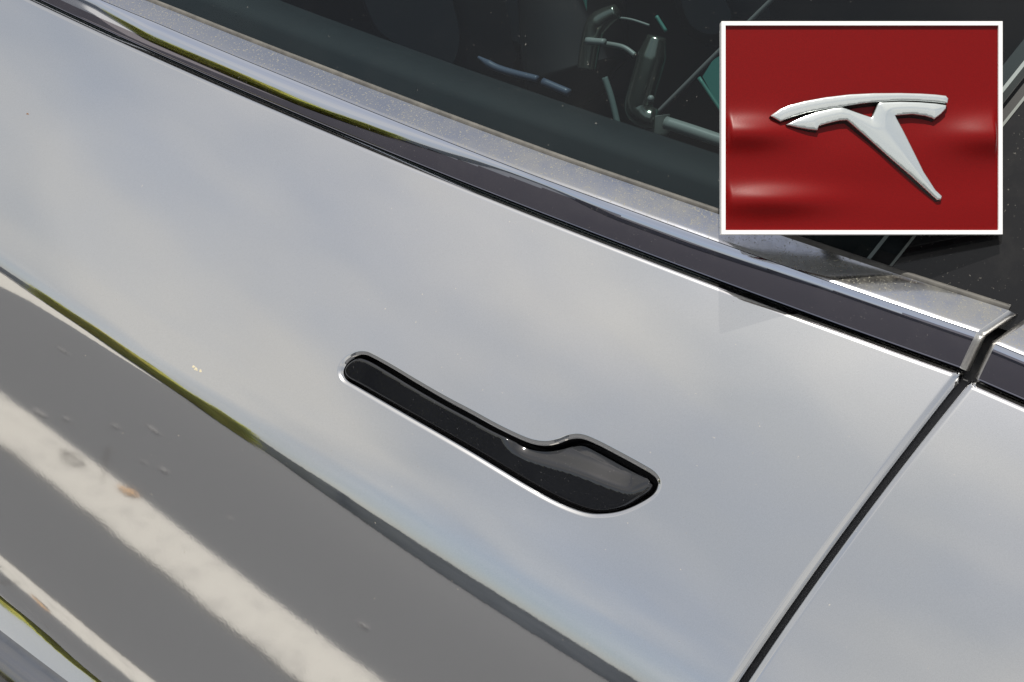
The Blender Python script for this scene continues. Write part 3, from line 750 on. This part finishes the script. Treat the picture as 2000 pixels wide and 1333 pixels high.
print('h', [(p, round(float(on(*p)[2] - zc(on(*p)[0])), 4), round(math.degrees(math.atan2(-ray(*p)[2], ray(*p)[1])), 1)) for p in ((0,510),(0,532),(0,562),(235,678),(235,700),(0,790),(0,890),(560,1333),(720,1333),(0,1112),(0,1135),(250,1333),(270,1333),(0,1210),(130,1333),(1300,1333))])

# ------------------------------------------------------------------ planting across the lane (mirrored in paint and chrome)
def leaf_mat(name, c0, c1):
    m = Mat(name, Roughness=.6); c = m.mix(m.ramp(m.noise(1.7, 4, .6), .35, .65, 0.0, 1.0), c0, c1); m.l(c, m.b.inputs['Base Color'])
    t = m.n('BsdfTranslucent'); m.l(c, t.inputs[0]); x = m.n('MixShader'); x.inputs[0].default_value = .65
    m.l(m.b.outputs[0], x.inputs[1]); m.l(t.outputs[0], x.inputs[2]); m.l(x.outputs[0], m.o.inputs['Surface']); return m
def hedge(name, x0, x1, y, dep, h, nleaf, mat, label, cat, size=.09):
    P = rng.uniform(0, 1, (nleaf, 3)); X_ = x0 + P[:, 0] * (x1 - x0)
    top = h * (.82 + .13 * np.sin(X_ * 1.3 + y) + .10 * np.sin(X_ * 3.7))
    Z_ = np.minimum(P[:, 2]**.8 * top, top); Y_ = y + (P[:, 1] - .5) * dep * (1 - .3 * (Z_ / h)**2)
    c = np.stack([X_, Y_, Z_ + .02], 1); a = norm(rng.normal(size=(nleaf, 3))); b = norm(np.cross(a, rng.normal(size=(nleaf, 3))))
    s_ = rng.uniform(.6, 1.3, (nleaf, 1)) * size
    V = np.stack([c - a*s_, c + b*s_*.5, c + a*s_, c - b*s_*.5], 1).reshape(-1, 3)
    o = mk(name, V, np.arange(nleaf * 4).reshape(-1, 4), mat, smooth=False); return tag(o, label, cat)
YG = leaf_mat('sunlit_leaves', (.50, .54, .12), (.66, .60, .15)); DG = leaf_mat('dark_leaves', (.30, .35, .40), (.38, .43, .48))
hedge('hedge', -7.4, -4.9, -7.0, .8, 1.65, 9000, YG, 'low yellow-green hedge across the lane', 'hedge')
WALL = Mat('wall_render', Roughness=.9)
WALL.l(WALL.mix(WALL.ramp(WALL.noise(3, 6, .6), .3, .7, 0.0, 1.0), (.26, .28, .31), (.36, .38, .41)), WALL.b.inputs['Base Color'])
wl = empty('reflection_wall', (-9, -9.3, 0)); tag(wl, 'added low grey wall across the lane, unseen but for its reflection in the door crease', 'wall')  # unseen wall, added for the soft grey it mirrors into the crease
WO = (-9, -9.3, 0)
V, f = boxes([((-9, -9.3, .5), (24, 0, 0), (0, .10, 0), (0, 0, .5))]); mk('wall_face', V, f, WALL, wl, WO, smooth=False)
V, f = boxes([((-9, -9.3, 1.04), (24.05, 0, 0), (0, .15, 0), (0, 0, .036))]); mk('coping', V, f, WALL, wl, WO, smooth=False)
for k in range(13):
    V, f = boxes([((-31 + 3.7 * k, -9.19, .52), (.18, 0, 0), (0, .16, 0), (0, 0, .60))]); mk('pier', V, f, WALL, wl, WO, smooth=False)

LEAF = Mat('dry_leaf', Base_Color=(.42, .27, .15), Roughness=.8); TW = Mat('twig_bark', Base_Color=(.06, .05, .045), Roughness=.9)
PEB = Mat('pebble', Base_Color=(.40, .39, .38), Roughness=.9)
def gp(px, py, z=.006):
    q = reflect_hit(px, py); return np.array([q[0], q[1], z])
c = gp(250, 966); n_ = 14; V = [c + np.array([0, 0, .008])] + [c + np.array([.026 * r_ * math.cos(t), .018 * r_ * math.sin(t), .003 * math.sin(3*t) + .004]) for t, r_ in zip(np.linspace(0, 2*math.pi, n_, endpoint=False), rng.uniform(.75, 1.15, n_))]
tag(mk('fallen_leaf', V, [(0, 1 + i, 1 + (i+1) % n_) for i in range(n_)], LEAF), 'dry tan leaf lying on the edge of the nearest painted line', 'leaf')
for lab, px in (('thin curled twig across the painted line, mirrored in the door', [(118,885),(150,905),(165,915),(140,915),(120,895),(150,893),(165,905)]), ('thin straight twig beside the dry leaf, mirrored in the door', [(212,880),(206,905),(203,930),(198,950)])):
    pts = smooth_loop(np.array([gp(*p, .010) for p in px]), 30, False); V, f = tube(pts, np.linspace(.0022, .0010, 30), 6)
    tag(mk('twig', V, f, TW), lab, 'twig')
CHIP = ['large flat stone chip, highest of those left of the twigs', 'stone chip lying furthest left on the asphalt', 'small stone chip just right of the leftmost one', 'stone chip above the straight twig',
        'largest stone chip, right of the twigs', 'stone chip above the largest one', 'small stone chip nearest the dry leaf', 'stone chip between the dry leaf and the door crease', 'lone stone chip far right of the painted line', 'tiny lone stone chip midway between leaf and handle']
for k, (px, py, r_) in enumerate(((123,687,.016),(78,811,.013),(130,822,.008),(225,836,.010),(300,842,.018),(345,790,.010),(280,905,.007),(320,922,.011),(710,1225,.012),(450,1015,.006))):
    c = gp(px, py); V = []
    for i in range(5):
        for j in range(8):
            a_, b_ = math.pi * i / 4, 2 * math.pi * j / 8; q = rng.uniform(.8, 1.15); V.append(c + r_ * q * np.array([1.3 * math.sin(a_) * math.cos(b_), .7 * math.sin(a_) * math.sin(b_), .35 * math.cos(a_)]))
    f = [(i*8 + j, i*8 + (j+1) % 8, (i+1)*8 + (j+1) % 8, (i+1)*8 + j) for i in range(4) for j in range(8)]
    tag(mk('pebble', V, f, PEB), CHIP[k] + ', mirrored in the door', 'stone', 'pale stone chips on the asphalt')

print('s1', [(p, reflect_hit(*p)) for p in ((0,535),(0,545),(0,560),(80,585),(80,605),(160,635),(160,655),(230,680),(230,695))])
# dim shapes deeper in the cabin
SB = Mat('seat_cloth', Base_Color=(.035, .045, .055), Roughness=.7); SB2 = Mat('far_door_cloth', Base_Color=(.05, .065, .078), Roughness=.8)
def slab(name, pix, y, dep, mat, label):
    pts = smooth_loop(np.array([ony(a_, b_, y)[[0, 2]] for a_, b_ in pix]), 60); n_ = len(pts); V = []
    for o_, y_ in ((-.012, y + .0), (0, y + .012), (0, y + dep)):
        q = offset(pts, o_); V += [(a_, y_, b_) for a_, b_ in q]
    f = [tuple(range(n_)), tuple(range(2*n_, 3*n_))[::-1]] + [(k*n_ + i, k*n_ + (i+1) % n_, (k+1)*n_ + (i+1) % n_, (k+1)*n_ + i) for k in (0, 1) for i in range(n_)]
    o = mk(name, V, f, mat, car, ORG); o['label'] = label
    o.data.polygons.foreach_set('use_smooth', [False, False] + [True] * (len(f) - 2)); return o
slab('seat_back', [(700,-60),(860,-80),(905,20),(912,95),(880,150),(800,120),(720,60)], .75, .12, SB, 'dim grey seat back deep in the cabin')
slab('seat_back', [(960,-70),(1100,-80),(1128,40),(1108,110),(1010,105),(950,40)], .85, .12, SB2, 'dim grey seat back nearer the bent tubes')
slab('headrest', [(1310,-40),(1400,-50),(1450,30),(1400,90),(1330,60)], .70, .08, SB, 'dim headrest above the teal sliver')
